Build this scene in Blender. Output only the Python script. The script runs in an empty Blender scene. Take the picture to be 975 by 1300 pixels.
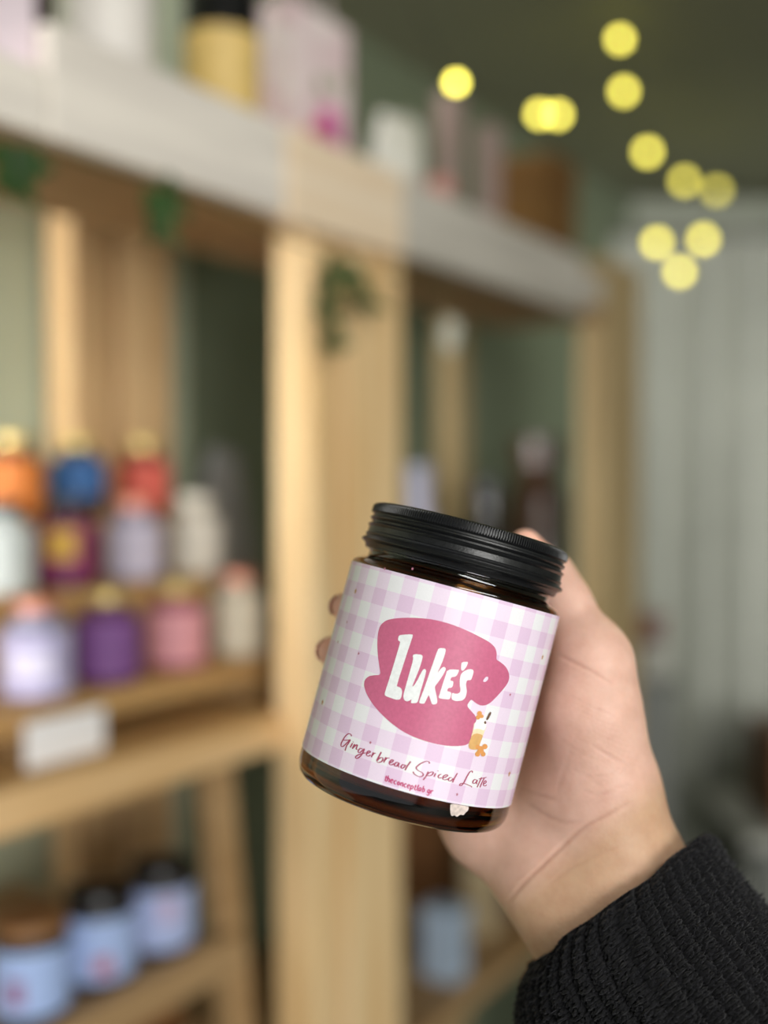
import bpy, bmesh, math, random
import numpy as np
from mathutils import Vector, Matrix, noise
from mathutils.geometry import tessellate_polygon
random.seed(7); rng = np.random.default_rng(7)
sc = bpy.context.scene
COL = sc.collection
F, CX, CY = 1400.0, 487.5, 650.0            # focal length and centre in photo pixels
PITCH = math.atan(40/1400)                  # horizon sits 40 px above the centre
EYE = Vector((0, 0, 1.5))
CR, CU, CF = Vector((1, 0, 0)), Vector((0, math.sin(PITCH), math.cos(PITCH))), Vector((0, math.cos(PITCH), -math.sin(PITCH)))

# ------------------------------------------------------------------ helpers
def lin(c):
    return tuple(((v/255)/12.92 if v/255 <= .04045 else ((v/255+.055)/1.055)**2.4) for v in c[:3]) + (1,)

def mat(name, c, rough=.6, metal=0, var=.12, vscale=18, bump=0, bscale=120, spec=.5, coat=0, c2=None, stretch=(1, 1, 1), sheen=0):
    m = bpy.data.materials.new(name); m.use_nodes = True
    nt = m.node_tree; b = nt.nodes['Principled BSDF']
    b.inputs['Roughness'].default_value = rough; b.inputs['Metallic'].default_value = metal
    b.inputs['Specular IOR Level'].default_value = spec; b.inputs['Coat Weight'].default_value = coat
    b.inputs['Sheen Weight'].default_value = sheen
    tc = nt.nodes.new('ShaderNodeTexCoord'); mp = nt.nodes.new('ShaderNodeMapping')
    mp.inputs['Scale'].default_value = stretch
    nt.links.new(tc.outputs['Object'], mp.inputs['Vector'])
    nz = nt.nodes.new('ShaderNodeTexNoise'); nz.inputs['Scale'].default_value = vscale; nz.inputs['Detail'].default_value = 4
    nt.links.new(mp.outputs['Vector'], nz.inputs['Vector'])
    rp = nt.nodes.new('ShaderNodeValToRGB')
    a = lin(c)
    lo = lin(c2) if c2 else tuple(v*(1-var) for v in a[:3])+(1,)
    hi = a if c2 else tuple(min(1, v*(1+var)) for v in a[:3])+(1,)
    rp.color_ramp.elements[0].position = .35; rp.color_ramp.elements[1].position = .65
    rp.color_ramp.elements[0].color = lo; rp.color_ramp.elements[1].color = hi
    nt.links.new(nz.outputs['Fac'], rp.inputs['Fac']); nt.links.new(rp.outputs['Color'], b.inputs['Base Color'])
    if bump:
        n2 = nt.nodes.new('ShaderNodeTexNoise'); n2.inputs['Scale'].default_value = bscale; n2.inputs['Detail'].default_value = 3
        nt.links.new(mp.outputs['Vector'], n2.inputs['Vector'])
        bp = nt.nodes.new('ShaderNodeBump'); bp.inputs['Strength'].default_value = bump; bp.inputs['Distance'].default_value = .002
        nt.links.new(n2.outputs['Fac'], bp.inputs['Height']); nt.links.new(bp.outputs['Normal'], b.inputs['Normal'])
    return m

def wood(name, c, c2, axis='z'):
    s = {'x': (1, 14, 14), 'y': (14, 1, 14), 'z': (14, 14, 1)}[axis]
    return mat(name, c, .65, c2=c2, vscale=3.2, stretch=s, bump=.15, bscale=20)

def emis(name, c, strength):
    m = bpy.data.materials.new(name); m.use_nodes = True
    b = m.node_tree.nodes['Principled BSDF']
    b.inputs['Base Color'].default_value = lin(c); b.inputs['Emission Color'].default_value = lin(c)
    b.inputs['Emission Strength'].default_value = strength
    return m

def thing(name, label, cat, loc=(0, 0, 0), rot=None, group=None, kind=None):
    o = bpy.data.objects.new(name, None); COL.objects.link(o); o.empty_display_size = .05
    o.location = loc
    if rot is not None: o.rotation_euler = rot if hasattr(rot, '__len__') else (0, 0, rot)
    tag(o, label, cat, group, kind); return o

def tag(o, label=None, cat=None, group=None, kind=None):
    if label: o['label'] = label
    if cat: o['category'] = cat
    if group: o['group'] = group
    if kind: o['kind'] = kind
    return o

def obj(name, bm, m, parent=None, smooth=False, label=None, kind=None):
    me = bpy.data.meshes.new(name)
    if isinstance(bm, bmesh.types.BMesh):
        bmesh.ops.recalc_face_normals(bm, faces=bm.faces); bm.to_mesh(me); bm.free()
    else:
        me.from_pydata([tuple(v) for v in bm[0]], [], [tuple(int(i) for i in f) for f in bm[1]]); me.update()
    for mm in (m if isinstance(m, (list, tuple)) else [m]): me.materials.append(mm)
    if smooth:
        for p in me.polygons: p.use_smooth = True
        if smooth != 'all':
            me.set_sharp_from_angle(angle=math.radians(40))
    o = bpy.data.objects.new(name, me); COL.objects.link(o); o.parent = parent
    if label: o['label'] = label
    if kind: o['kind'] = kind
    return o

def box(bm, a, b, bev=0.0, mi=0, M=None):
    a, b = Vector(a), Vector(b)
    r = bmesh.ops.create_cube(bm, size=1)
    vs = r['verts']
    for v in vs: v.co = Vector(((v.co.x+.5)*(b.x-a.x)+a.x, (v.co.y+.5)*(b.y-a.y)+a.y, (v.co.z+.5)*(b.z-a.z)+a.z))
    fs = list({f for v in vs for f in v.link_faces})
    if bev:
        es = list({e for v in vs for e in v.link_edges})
        g = bmesh.ops.bevel(bm, geom=es, offset=bev, segments=2, affect='EDGES', profile=.6)
        fs = [f for f in g['faces']] + [f for f in fs if f.is_valid]
        vs = list({v for f in fs for v in f.verts})
    for f in fs: f.material_index = mi
    if M is not None:
        for v in vs: v.co = M @ v.co
    return bm

def B(a, b, bev=0.003): return box(bmesh.new(), a, b, bev)

def lathe(prof, seg=48, fn=None, c=(0, 0, 0)):
    """prof: (z, r) list, revolved about z; r=0 makes a pole"""
    V, Fc, rings = [], [], []
    for z, r in prof:
        if r <= 1e-9:
            rings.append([len(V)]); V.append((c[0], c[1], c[2]+z))
        else:
            ring = []
            for i in range(seg):
                t = 2*math.pi*i/seg
                rr = fn(z, r, i, seg) if fn else r
                ring.append(len(V)); V.append((c[0]+rr*math.sin(t), c[1]-rr*math.cos(t), c[2]+z))
            rings.append(ring)
    for A, C in zip(rings, rings[1:]):
        if len(A) == 1 and len(C) == 1: continue
        for i in range(seg):
            j = (i+1) % seg
            if len(A) == 1: Fc.append((A[0], C[j], C[i]))
            elif len(C) == 1: Fc.append((A[i], A[j], C[0]))
            else: Fc.append((A[i], A[j], C[j], C[i]))
    bm = bmesh.new(); vs = [bm.verts.new(v) for v in V]
    for f in Fc: bm.faces.new([vs[i] for i in f])
    return bm

def tube(bm, pts, r, seg=8, cap=True):
    pts = [Vector(p) for p in pts]; rings = []
    up = Vector((0, 0, 1))
    for i, p in enumerate(pts):
        d = (pts[min(i+1, len(pts)-1)]-pts[max(i-1, 0)]).normalized()
        s = d.cross(up)
        if s.length < 1e-4: s = d.cross(Vector((1, 0, 0)))
        s.normalize(); t = s.cross(d)
        rr = r[i] if hasattr(r, '__len__') else r
        rings.append([bm.verts.new(p+rr*(math.cos(2*math.pi*k/seg)*s+math.sin(2*math.pi*k/seg)*t)) for k in range(seg)])
    for A, C in zip(rings, rings[1:]):
        for k in range(seg): bm.faces.new((A[k], A[(k+1) % seg], C[(k+1) % seg], C[k]))
    if cap: bm.faces.new(rings[0]); bm.faces.new(rings[-1])
    return bm

def catmull(pts, n=6, closed=False):
    P = [np.array(p, float) for p in pts]; N = len(P); out = []
    rngi = range(N) if closed else range(N-1)
    for i in rngi:
        if closed: p0, p1, p2, p3 = P[i-1], P[i], P[(i+1) % N], P[(i+2) % N]
        else: p0, p1, p2, p3 = P[max(i-1, 0)], P[i], P[i+1], P[min(i+2, N-1)]
        for k in range(n):
            t = k/n
            out.append(.5*((2*p1)+(p2-p0)*t+(2*p0-5*p1+4*p2-p3)*t*t+(3*p1-p0-3*p2+p3)*t**3))
    if not closed: out.append(P[-1])
    return out

def chaikin(pts, it=2):
    P = [np.array(p, float) for p in pts]
    for _ in range(it):
        Q = []
        for i in range(len(P)):
            a, b = P[i], P[(i+1) % len(P)]
            Q += [a*.78+b*.22, a*.22+b*.78]
        P = Q
    return P

def cam_pt(px, py, d):
    return EYE + CR*((px-CX)/F*d) + CU*((CY-py)/F*d) + CF*d
def ray(px, py): return (CR*((px-CX)/F) + CU*((CY-py)/F) + CF)

# ------------------------------------------------------------------ camera
cd = bpy.data.cameras.new('camera'); cam = bpy.data.objects.new('camera', cd); COL.objects.link(cam)
cam.location = EYE; cam.rotation_euler = (math.pi/2-PITCH, 0, 0)
cd.sensor_fit = 'VERTICAL'; cd.sensor_height = 36; cd.sensor_width = 27; cd.lens = F/1300*36
cd.clip_start = .02; cd.clip_end = 50
cd.dof.use_dof = True; cd.dof.focus_distance = .347; cd.dof.aperture_fstop = 2.95; cd.dof.aperture_blades = 0
sc.camera = cam
sc.view_settings.view_transform = 'Standard'
sc.cycles.use_denoising = True
sc.cycles.max_bounces = 10; sc.cycles.transmission_bounces = 10

# ------------------------------------------------------------------ shelf frame: x = along shelf (away to the right), y = into the shelf, z = up
ANG = math.atan2(1400, 897.5)
UX, NX = Vector((math.cos(ANG), math.sin(ANG), 0)), Vector((-math.sin(ANG), math.cos(ANG), 0))
O0 = EYE + ray(355, 610)*(1.3/ray(355, 610).y); O0.z = 0
def S(t, o, z): return O0 + UX*t + NX*o + Vector((0, 0, z))
def hit(px, py, off):
    """where the sight line through a photo pixel meets the vertical plane 'off' metres behind the shelf front: (t, z)"""
    d = ray(px, py); k = ((O0 + NX*off - EYE).dot(NX))/d.dot(NX); p = EYE+d*k
    return (p-O0).dot(UX), p.z
def tx(px, off): return hit(px, 610, off)[0]
def zz(px, py, off): return hit(px, py, off)[1]

# ------------------------------------------------------------------ materials
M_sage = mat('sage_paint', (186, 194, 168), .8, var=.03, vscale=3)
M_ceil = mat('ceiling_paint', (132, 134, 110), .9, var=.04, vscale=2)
M_floor = mat('floor_concrete', (105, 103, 98), .7, var=.1, vscale=4)
M_curt = mat('curtain_cloth', (176, 178, 168), .9, var=.04, vscale=10)
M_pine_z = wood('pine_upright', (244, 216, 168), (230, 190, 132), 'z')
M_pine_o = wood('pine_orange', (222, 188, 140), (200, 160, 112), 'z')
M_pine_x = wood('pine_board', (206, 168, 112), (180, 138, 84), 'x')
M_dim = wood('dimmed_pine', (186, 164, 120), (160, 136, 94), 'z')  # posts of the far bay; its dimmer light is put into the colour
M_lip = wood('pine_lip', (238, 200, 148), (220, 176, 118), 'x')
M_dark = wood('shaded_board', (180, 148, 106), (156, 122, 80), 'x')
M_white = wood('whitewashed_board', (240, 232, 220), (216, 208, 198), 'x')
M_cream = wood('lit_cream_board', (246, 226, 198), (238, 212, 178), 'x')
M_grey = wood('grey_washed_board', (206, 200, 188), (182, 176, 164), 'x')
M_black = mat('black_plastic', (14, 14, 15), .32, var=.1)
M_gold = mat('gold_metal', (214, 190, 120), .35, metal=.6, var=.05)
M_rose = mat('rose_gold_metal', (222, 150, 124), .35, metal=.4, var=.05)

# ------------------------------------------------------------------ room
def wallbox(name, bm, m): 
    o = obj(name, bm, m); o['kind'] = 'structure'; return o
H = 2.36
WO = .40                                                    # sage wall stands this far behind the shelf front
tc_end = 2.30
Y_END = 3.42
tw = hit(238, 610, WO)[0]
for n_, a_, b_, m_ in (('wall_left', -1.9, tw, M_sage), ('wall_center', tw, tc_end, mat('shaded_sage_paint', (116, 126, 102), .8, var=.04, vscale=3))):  # one sage wall: its shaded stretch is painted darker green
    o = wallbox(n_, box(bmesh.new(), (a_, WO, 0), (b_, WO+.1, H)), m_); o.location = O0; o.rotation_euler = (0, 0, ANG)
wallbox('wall_back', box(bmesh.new(), (.45, Y_END, 0), (2.6, Y_END+.1, H)), mat('end_wall_paint', (150, 154, 140), .85, var=.03))
wallbox('wall_right', box(bmesh.new(), (2.5, -4.4, 0), (2.6, Y_END, H)), mat('right_wall_paint', (150, 154, 140), .85, var=.03))
wallbox('floor', box(bmesh.new(), (-3.2, -4.4, -.05), (2.6, Y_END+.1, 0)), M_floor)
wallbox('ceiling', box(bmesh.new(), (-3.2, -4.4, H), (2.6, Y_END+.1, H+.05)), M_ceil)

# curtain over the end wall
ct = thing('curtain', 'floor-length pleated grey curtain across the far end wall', 'curtain', (1.55, 3.30, 0))
V, Fc = [], []
nx, nz = 420, 14
for j in range(nz+1):
    z = .03 + j/nz*(2.22-.03)
    for i in range(nx+1):
        x = -.98 + 1.9*i/nx
        ph = x*2*math.pi/.115 + 1.1*math.sin(x*5.3)
        a = .028+.012*math.sin(x*9+1)
        V.append((x + .006*math.sin(ph*2), a*math.sin(ph) + .004*math.sin(z*4+x*7), z))
for j in range(nz):
    for i in range(nx):
        a = j*(nx+1)+i; Fc.append((a, a+1, a+nx+2, a+nx+1))
obj('cloth', (V, Fc), M_curt, ct, smooth='all')
obj('curtain_rail', tube(bmesh.new(), [(-1.0, 0, 2.235), (.93, 0, 2.235)], .012), mat('rail_metal', (120, 120, 112), .4, metal=.7), ct, smooth=True)

# ------------------------------------------------------------------ shelf units
PD = .055
tA0 = tx(397, -PD); tA1 = tA0+.052                          # front post of the near unit
tB0 = tA1+.018; tB1 = tx(510, -PD)
tE0 = tx(768, -PD); tE1 = tx(810, -PD)
Z_TOP0 = zz(355, 272, -.075); Z_TOP1 = zz(355, 155, -.075)
Z_MID1 = zz(350, 905, 0); Z_MID0 = zz(350, 945, 0)
Z_LOW1 = zz(300, 1180, 0); Z_LOW0 = zz(300, 1212, 0)
DEP = .33; DT = .16
tL = -.86
ua = thing('wooden_shelf_unit', 'nearer pine shelving unit on the left, filled with candle jars', 'shelf', O0, ANG, 'pine shelving units')
obj('post', B((tA0, -PD, 0), (tA1, 0, Z_TOP0+.0075)), M_pine_z, ua)
rA0, rA1, rA2 = tx(133, DEP), tx(199, DEP), tx(264, DEP)
wr = rA2-rA0
rr0 = tx(165, DEP)
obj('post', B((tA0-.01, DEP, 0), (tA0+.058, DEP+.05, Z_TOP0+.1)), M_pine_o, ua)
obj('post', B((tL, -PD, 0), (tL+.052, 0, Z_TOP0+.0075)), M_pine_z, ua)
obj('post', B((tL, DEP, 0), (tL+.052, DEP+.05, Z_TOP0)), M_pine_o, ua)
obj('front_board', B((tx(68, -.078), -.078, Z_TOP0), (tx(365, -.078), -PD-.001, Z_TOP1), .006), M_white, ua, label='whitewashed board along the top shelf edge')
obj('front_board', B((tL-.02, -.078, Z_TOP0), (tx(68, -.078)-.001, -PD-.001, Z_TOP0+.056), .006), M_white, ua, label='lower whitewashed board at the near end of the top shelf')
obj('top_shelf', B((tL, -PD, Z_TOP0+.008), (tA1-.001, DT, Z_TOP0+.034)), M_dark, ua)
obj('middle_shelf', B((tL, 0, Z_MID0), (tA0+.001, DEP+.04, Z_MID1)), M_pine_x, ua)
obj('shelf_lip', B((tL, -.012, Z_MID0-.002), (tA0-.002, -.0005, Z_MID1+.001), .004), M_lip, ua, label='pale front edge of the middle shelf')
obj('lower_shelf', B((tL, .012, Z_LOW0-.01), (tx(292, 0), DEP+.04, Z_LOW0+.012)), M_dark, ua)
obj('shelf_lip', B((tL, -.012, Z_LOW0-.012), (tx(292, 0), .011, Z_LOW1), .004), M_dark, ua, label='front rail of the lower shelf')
# slanting slat beside the lower shelf
bm = bmesh.new()
p0 = (tx(262, .03), zz(262, 950, .03)); p1 = (tx(300, .03), zz(300, 1420, .03))
w = .020
vs = []
for (t, z) in (p0, p1):
    for s in (-1, 1):
        for o_ in (.012, .034): vs.append(bm.verts.new((t+s*w, o_+.0, z)))
for f in ((0, 1, 3, 2), (4, 6, 7, 5), (0, 2, 6, 4), (1, 5, 7, 3), (0, 4, 5, 1), (2, 3, 7, 6)): bm.faces.new([vs[i] for i in f])
obj('slanting_slat', bm, M_dark, ua)
obj('bottom_shelf', B((tL, .0, .42), (tA0-.001, DEP+.04, .45)), M_dark, ua)

ub = thing('wooden_shelf_unit', 'farther pine shelving unit on the right, behind the held jar', 'shelf', O0, ANG, 'pine shelving units')
obj('post', B((tB0, -PD, 0), (tB1, 0, Z_TOP0+.0075)), M_pine_z, ub)
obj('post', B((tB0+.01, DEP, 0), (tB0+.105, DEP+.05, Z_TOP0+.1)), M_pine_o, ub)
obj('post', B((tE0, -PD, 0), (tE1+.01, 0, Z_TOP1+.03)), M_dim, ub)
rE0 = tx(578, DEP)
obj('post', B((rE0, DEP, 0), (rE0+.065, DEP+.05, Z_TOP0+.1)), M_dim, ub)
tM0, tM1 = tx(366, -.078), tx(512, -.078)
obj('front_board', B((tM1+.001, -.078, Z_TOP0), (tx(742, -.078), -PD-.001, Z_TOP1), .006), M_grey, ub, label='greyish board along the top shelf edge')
obj('lit_beam_stretch', B((tM0, -.080, Z_TOP0-.004), (tM1, -PD-.0005, Z_TOP1+.001), .006), M_cream, ub, label='stretch of the top beam above the paired posts, painted cream as brightly lit')  # part of the same beam; bleaching light is put into the cream colour
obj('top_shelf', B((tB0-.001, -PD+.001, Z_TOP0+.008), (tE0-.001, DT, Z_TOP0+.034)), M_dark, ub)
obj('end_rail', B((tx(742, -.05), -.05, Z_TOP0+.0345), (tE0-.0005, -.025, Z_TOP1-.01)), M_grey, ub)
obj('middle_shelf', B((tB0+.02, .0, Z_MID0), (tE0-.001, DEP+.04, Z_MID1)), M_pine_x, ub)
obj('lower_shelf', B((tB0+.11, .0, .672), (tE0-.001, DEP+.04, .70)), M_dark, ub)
Z_TS = Z_TOP0+.0345                                        # top shelf surface is below the board edge
Z_BS = .7005

# ------------------------------------------------------------------ tiered stand
zr = [zz(350, 832, .06), zz(350, 832, .06)+.098, zz(350, 832, .06)+.175]
ts0, ts1 = -.70, tx(338, .06)
st = thing('tiered_display_stand', 'three-step wooden riser on the middle shelf carrying the coloured jars', 'stand', S(0, 0, Z_MID1+.0005), ANG)
base = Z_MID1+.0005
row_off = [.105, .195, .285]
for k in range(3):
    o0 = row_off[k]-.045
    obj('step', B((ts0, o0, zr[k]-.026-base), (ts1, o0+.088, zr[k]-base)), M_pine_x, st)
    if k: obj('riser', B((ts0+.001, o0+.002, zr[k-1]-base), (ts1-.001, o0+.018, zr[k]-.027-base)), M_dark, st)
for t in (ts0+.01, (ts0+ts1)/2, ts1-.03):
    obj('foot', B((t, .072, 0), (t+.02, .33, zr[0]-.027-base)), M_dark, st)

# white price card clipped to the stand
tcd = [hit(32, 945, .035), hit(132, 945, .035)]
zc0, zc1 = Z_MID1+.001, zz(80, 908, .035)
pc = thing('price_card', 'blank white price card clipped to the front of the jar riser', 'card', S((tcd[0][0]+tcd[1][0])/2, .035, zc0), ANG)
hw = (tcd[1][0]-tcd[0][0])/2
obj('card', B((-hw, -.001, 0), (hw, .001, zc1-zc0), .0005), mat('card_paper', (252, 252, 254), .7, var=.01), pc)
obj('clip', B((-.02, .0011, (zc1-zc0)*.55), (.02, .0235, (zc1-zc0)*.80), .001), mat('clip_plastic', (200, 200, 200), .4), pc)

# ------------------------------------------------------------------ background jars
def shelf_jar(label, px, row=None, off=None, z=None, r=.0345, h=.1, body=(200, 200, 200), lab=(200, 200, 200), cap='gold', kind='narrow', group=None, patch=None, name='candle_jar', labf=(.08, .70)):
    off = row_off[row] if off is None else off
    z = zr[row] if z is None else z
    t = tx(px, off)
    T = thing(name, label, 'jar', S(t, off, z+.0006), ANG - math.radians(57), group)
    mb = mat(name+'_glass', body, .25, var=.06, coat=.3); ml = mat(name+'_paper', lab, .6, var=.03)
    mc = {'gold': M_gold, 'rose': M_rose, 'black': M_black, 'cream': mat('cream_cap', (226, 220, 204), .5, var=.03), 'wood': mat('wooden_lid', (150, 108, 66), .6, c2=(124, 84, 48), vscale=6, stretch=(1, 8, 8))}[cap]
    if kind == 'narrow':       # shouldered jar with a narrow screw cap
        hb = h*.74
        obj('body', lathe([(0, 0), (0, r*.9), (.003, r), (hb-.010, r), (hb-.004, r*.95), (hb, r*.8), (hb+.004, r*.62), (hb+.012, r*.58), (hb+.012, 0)], 40), mb, T, 'y')
        obj('cap', lathe([(hb+.0125, 0), (hb+.0125, r*.62), (hb+.014, r*.66), (h-.002, r*.66), (h, r*.6), (h, 0)], 32, lambda z_, r_, i, s: r_*(1 - .015*(i % 2))), mc, T, 'y')
        z0, z1 = h*labf[0], h*labf[1]
    else:                      # straight jar with a full-width lid
        hb = h*.80
        obj('body', lathe([(0, 0), (0, r*.9), (.003, r), (hb-.004, r), (hb, r*.93), (hb+.002, r*.86), (hb+.006, r*.85), (hb+.006, 0)], 40), mb, T, 'y')
        obj('lid', lathe([(hb+.0065, 0), (hb+.0065, r*.93), (hb+.009, r*.97), (hb+.011, r*.93), (h-.003, r*.94), (h-.001, r*.92), (h, r*.87), (h, 0)], 40, lambda z_, r_, i, s: r_*(1 - .012*(i % 2))), mc, T, 'y')
        z0, z1 = h*.12, h*.76
    obj('label', lathe([(z0, r+.0002), (z0, r+.0006), (z1, r+.0006), (z1, r+.0002), (z0, r+.0002)], 40), ml, T, 'y')
    if patch:
        pcol, a0, pw, f0, f1 = patch
        V = []; n = 10
        for zf in (f0, f1):
            for i in range(n+1):
                a = a0+(i/n-.5)*pw; V.append(((r+.0011)*math.sin(a), -(r+.0011)*math.cos(a), z0+(z1-z0)*zf))
        obj('print', (V, [(i, i+1, n+2+i, n+1+i) for i in range(n)]), mat('print_ink', pcol, .6, var=.05), T.children[-1])
    return T
G1 = 'coloured jars on the tiered stand'
amber = (52, 30, 20)
shelf_jar('lilac-labelled jar with rose gold cap, leftmost of the front step', 45, 0, r=.0355, body=(150, 150, 175), lab=(188, 183, 220), cap='rose', group=G1, labf=(.04, .68), patch=((226, 222, 246), .1, 1.2, .3, .7))
shelf_jar('deep purple jar with gold cap on the front step', 136, 0, body=(92, 40, 96), lab=(128, 82, 146), cap='gold', group=G1)
shelf_jar('pink jar with gold cap on the front step', 223, 0, body=(150, 74, 92), lab=(228, 160, 168), cap='gold', group=G1)
shelf_jar('cream jar with rose gold cap at the right end of the front step', 303, 0, r=.032, h=.105, body=(214, 206, 184), lab=(232, 224, 202), cap='rose', group=G1)
shelf_jar('pale grey-white jar with black cap at the left end of the middle step', 2, 1, body=(196, 204, 202), lab=(196, 204, 202), cap='black', group=G1)
shelf_jar('magenta jar with yellow printed patch and black cap on the middle step', 84, 1, body=(80, 24, 58), lab=(126, 38, 92), cap='black', group=G1, patch=((214, 170, 70), .1, 1.0, .35, .9), labf=(.1, .74))
shelf_jar('silvery lilac jar with rose gold cap on the middle step', 170, 1, body=(160, 154, 176), lab=(196, 190, 208), cap='rose', group=G1)
shelf_jar('off-white jar with cream cap at the right end of the middle step', 248, 1, h=.104, body=(206, 200, 184), lab=(220, 214, 200), cap='cream', group=G1)
shelf_jar('orange jar with gold cap at the left end of the back step', 18, 2, body=(110, 52, 20), lab=(214, 124, 52), cap='gold', group=G1)
shelf_jar('blue jar with gold cap in the middle of the back step', 99, 2, body=(26, 30, 46), lab=(48, 98, 156), cap='gold', group=G1, labf=(.25, .72))
shelf_jar('coral red jar with gold cap at the right end of the back step', 183, 2, body=(120, 44, 36), lab=(214, 96, 80), cap='gold', group=G1)
# grey panel leaning behind the jars
t0 = tx(312, .27)
gp = thing('leaning_panel', 'dark grey board leaning beside the jar riser at the shelf end', 'board', S(t0, .25, Z_MID1+.001), ANG)
bm = bmesh.new()
ol = [(-.055, 0), (.05, 0), (.05, .315), (-.005, .325), (-.055, .23)]
v0 = [bm.verts.new((x, .02+z*.18, z)) for x, z in ol]; v1 = [bm.verts.new((x, .028+z*.18, z)) for x, z in ol]
bm.faces.new(v0); bm.faces.new(v1[::-1])
for i in range(5): bm.faces.new((v0[i], v0[(i+1) % 5], v1[(i+1) % 5], v1[i]))
obj('panel', bm, mat('grey_card', (158, 158, 156), .8), gp)
obj('easel_strut', tube(bmesh.new(), [(-.02, .0285+.2*.18+.003, .2), (-.02, .079, .003)], .003), M_dark, gp)

G2 = 'blue-labelled jars on the lower shelf'
ZL = Z_LOW0+.012
bl = (40, 36, 40)
shelf_jar('blue-labelled jar with wooden lid, nearest on the lower shelf', 34, off=.062, z=ZL, r=.037, h=.098, body=bl, lab=(166, 190, 236), cap='wood', kind='wide', group=G2, patch=((150, 110, 150), -.1, .45, .2, .6))
shelf_jar('blue-labelled jar with black lid, middle of the lower shelf row', 122, off=.062, z=ZL, r=.037, h=.1, body=bl, lab=(166, 188, 232), cap='black', kind='wide', group=G2, patch=((176, 110, 130), .35, .5, .12, .42))
shelf_jar('blue-labelled jar with black lid, farthest on the lower shelf by the slanting slat', 201, off=.062, z=ZL, r=.037, h=.1, body=bl, lab=(170, 184, 224), cap='black', kind='wide', group=G2, patch=((190, 170, 200), .4, .5, .5, .9))
shelf_jar('pale lilac jar on the bottom shelf under the lower rail', 205, off=.10, z=.4505, r=.042, h=.36, body=(150, 146, 170), lab=(206, 200, 226), cap='cream', kind='wide', name='tall_candle_jar', group=None)

def carton(name, label, cat, t, off, z, w, d, h, m, rot=0, lid=True, group=None, flap=None):
    T = thing(name, label, cat, S(t, off, z+.0006), ANG+rot, group)
    if lid:
        obj('box_body', B((-w/2, -d/2, 0), (w/2, d/2, h*.78), .002), m, T)
        obj('box_lid', B((-w/2-.002, -d/2-.002, h*.782), (w/2+.002, d/2+.002, h), .002), flap or m, T)
    else:
        obj('box_body', B((-w/2, -d/2, 0), (w/2, d/2, h), .002), m, T)
        bm = bmesh.new(); box(bm, (-.012, -d/2-.0012, h*.0), (.012, -d/2-.0002, h)); 
        obj('tape', bm, flap or m, T)
    return T
M_kraft = mat('kraft_card', (150, 98, 50), .8, c2=(132, 84, 40), vscale=8)
M_kraft2 = mat('dark_kraft_card', (118, 78, 40), .8, c2=(100, 64, 30), vscale=8)
carton('cardboard_box', 'small brown cardboard box on the bottom shelf behind the slanting slat', 'box', tA1-.065, .235, .4505, .09, .10, .50, M_kraft, lid=False)
# far bay, lower shelf
def sp(px, off): return tx(px, off)
carton('cardboard_box', 'brown cardboard box on the far lower shelf below the held jar', 'box', sp(575, .22), .25, Z_BS, .12, .12, .215, M_kraft2, lid=False)
carton('storage_box', 'light blue box on the far lower shelf beside the light post', 'box', sp(566, .06), .06, Z_BS, .05, .06, .115, mat('blue_card', (168, 186, 206), .6), lid=True)
carton('storage_box', 'beige lidded box on the far lower shelf left of the wrist', 'box', sp(620, .08), .09, Z_BS, .055, .05, .185, mat('beige_card', (176, 158, 124), .7), lid=True)
carton('storage_box', 'dark wine-red box on the far lower shelf just left of the sleeve', 'box', sp(668, .07), .08, Z_BS, .07, .06, .075, mat('wine_card', (74, 34, 40), .7), lid=True)
# far bay, middle shelf
def bottle(name, label, t, off, z, r, h, m, mcap, group=None, lab=None, neck=.35):
    T = thing(name, label, 'bottle', S(t, off, z+.0006), ANG-math.radians(57), group)
    hs = h*.66
    obj('body', lathe([(0, 0), (0, r*.92), (.003, r), (hs, r), (hs+h*.05, r*.9), (hs+h*.1, r*.6), (hs+h*.13, r*neck), (h*.86, r*neck), (h*.86, 0)], 40), m, T, 'y')
    obj('cap', lathe([(h*.8605, 0), (h*.8605, r*neck*1.2), (h*.995, r*neck*1.2), (h, r*neck), (h, 0)], 32), mcap, T, 'y')
    if lab:
        z0, z1, ml = lab
        obj('label', lathe([(z0, r+.0002), (z0, r+.0007), (z1, r+.0007), (z1, r+.0002), (z0, r+.0002)], 40), ml, T, 'y')
    return T
M_dg = mat('dark_glass', (20, 15, 13), .15, coat=.5)
M_bg = mat('brown_glass', (74, 50, 32), .3, coat=.3)
bottle('glass_bottle', 'dark brown round-shouldered bottle on the far shelf above the jar lid', sp(683, .15), .15, Z_MID1, .062, .36, M_bg, M_bg, neck=.7)
bottle('glass_bottle', 'black bottle on the far shelf left of the brown one', sp(618, .16), .16, Z_MID1, .045, .275, M_dg, M_black, neck=.6)
bottle('spray_bottle', 'pale lavender bottle on the far shelf close behind the light post', sp(532, .10), .10, Z_MID1, .028, .30, mat('lavender_glass', (168, 166, 184), .4), mat('lavender_cap', (150, 150, 165), .5), neck=.6)

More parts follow.
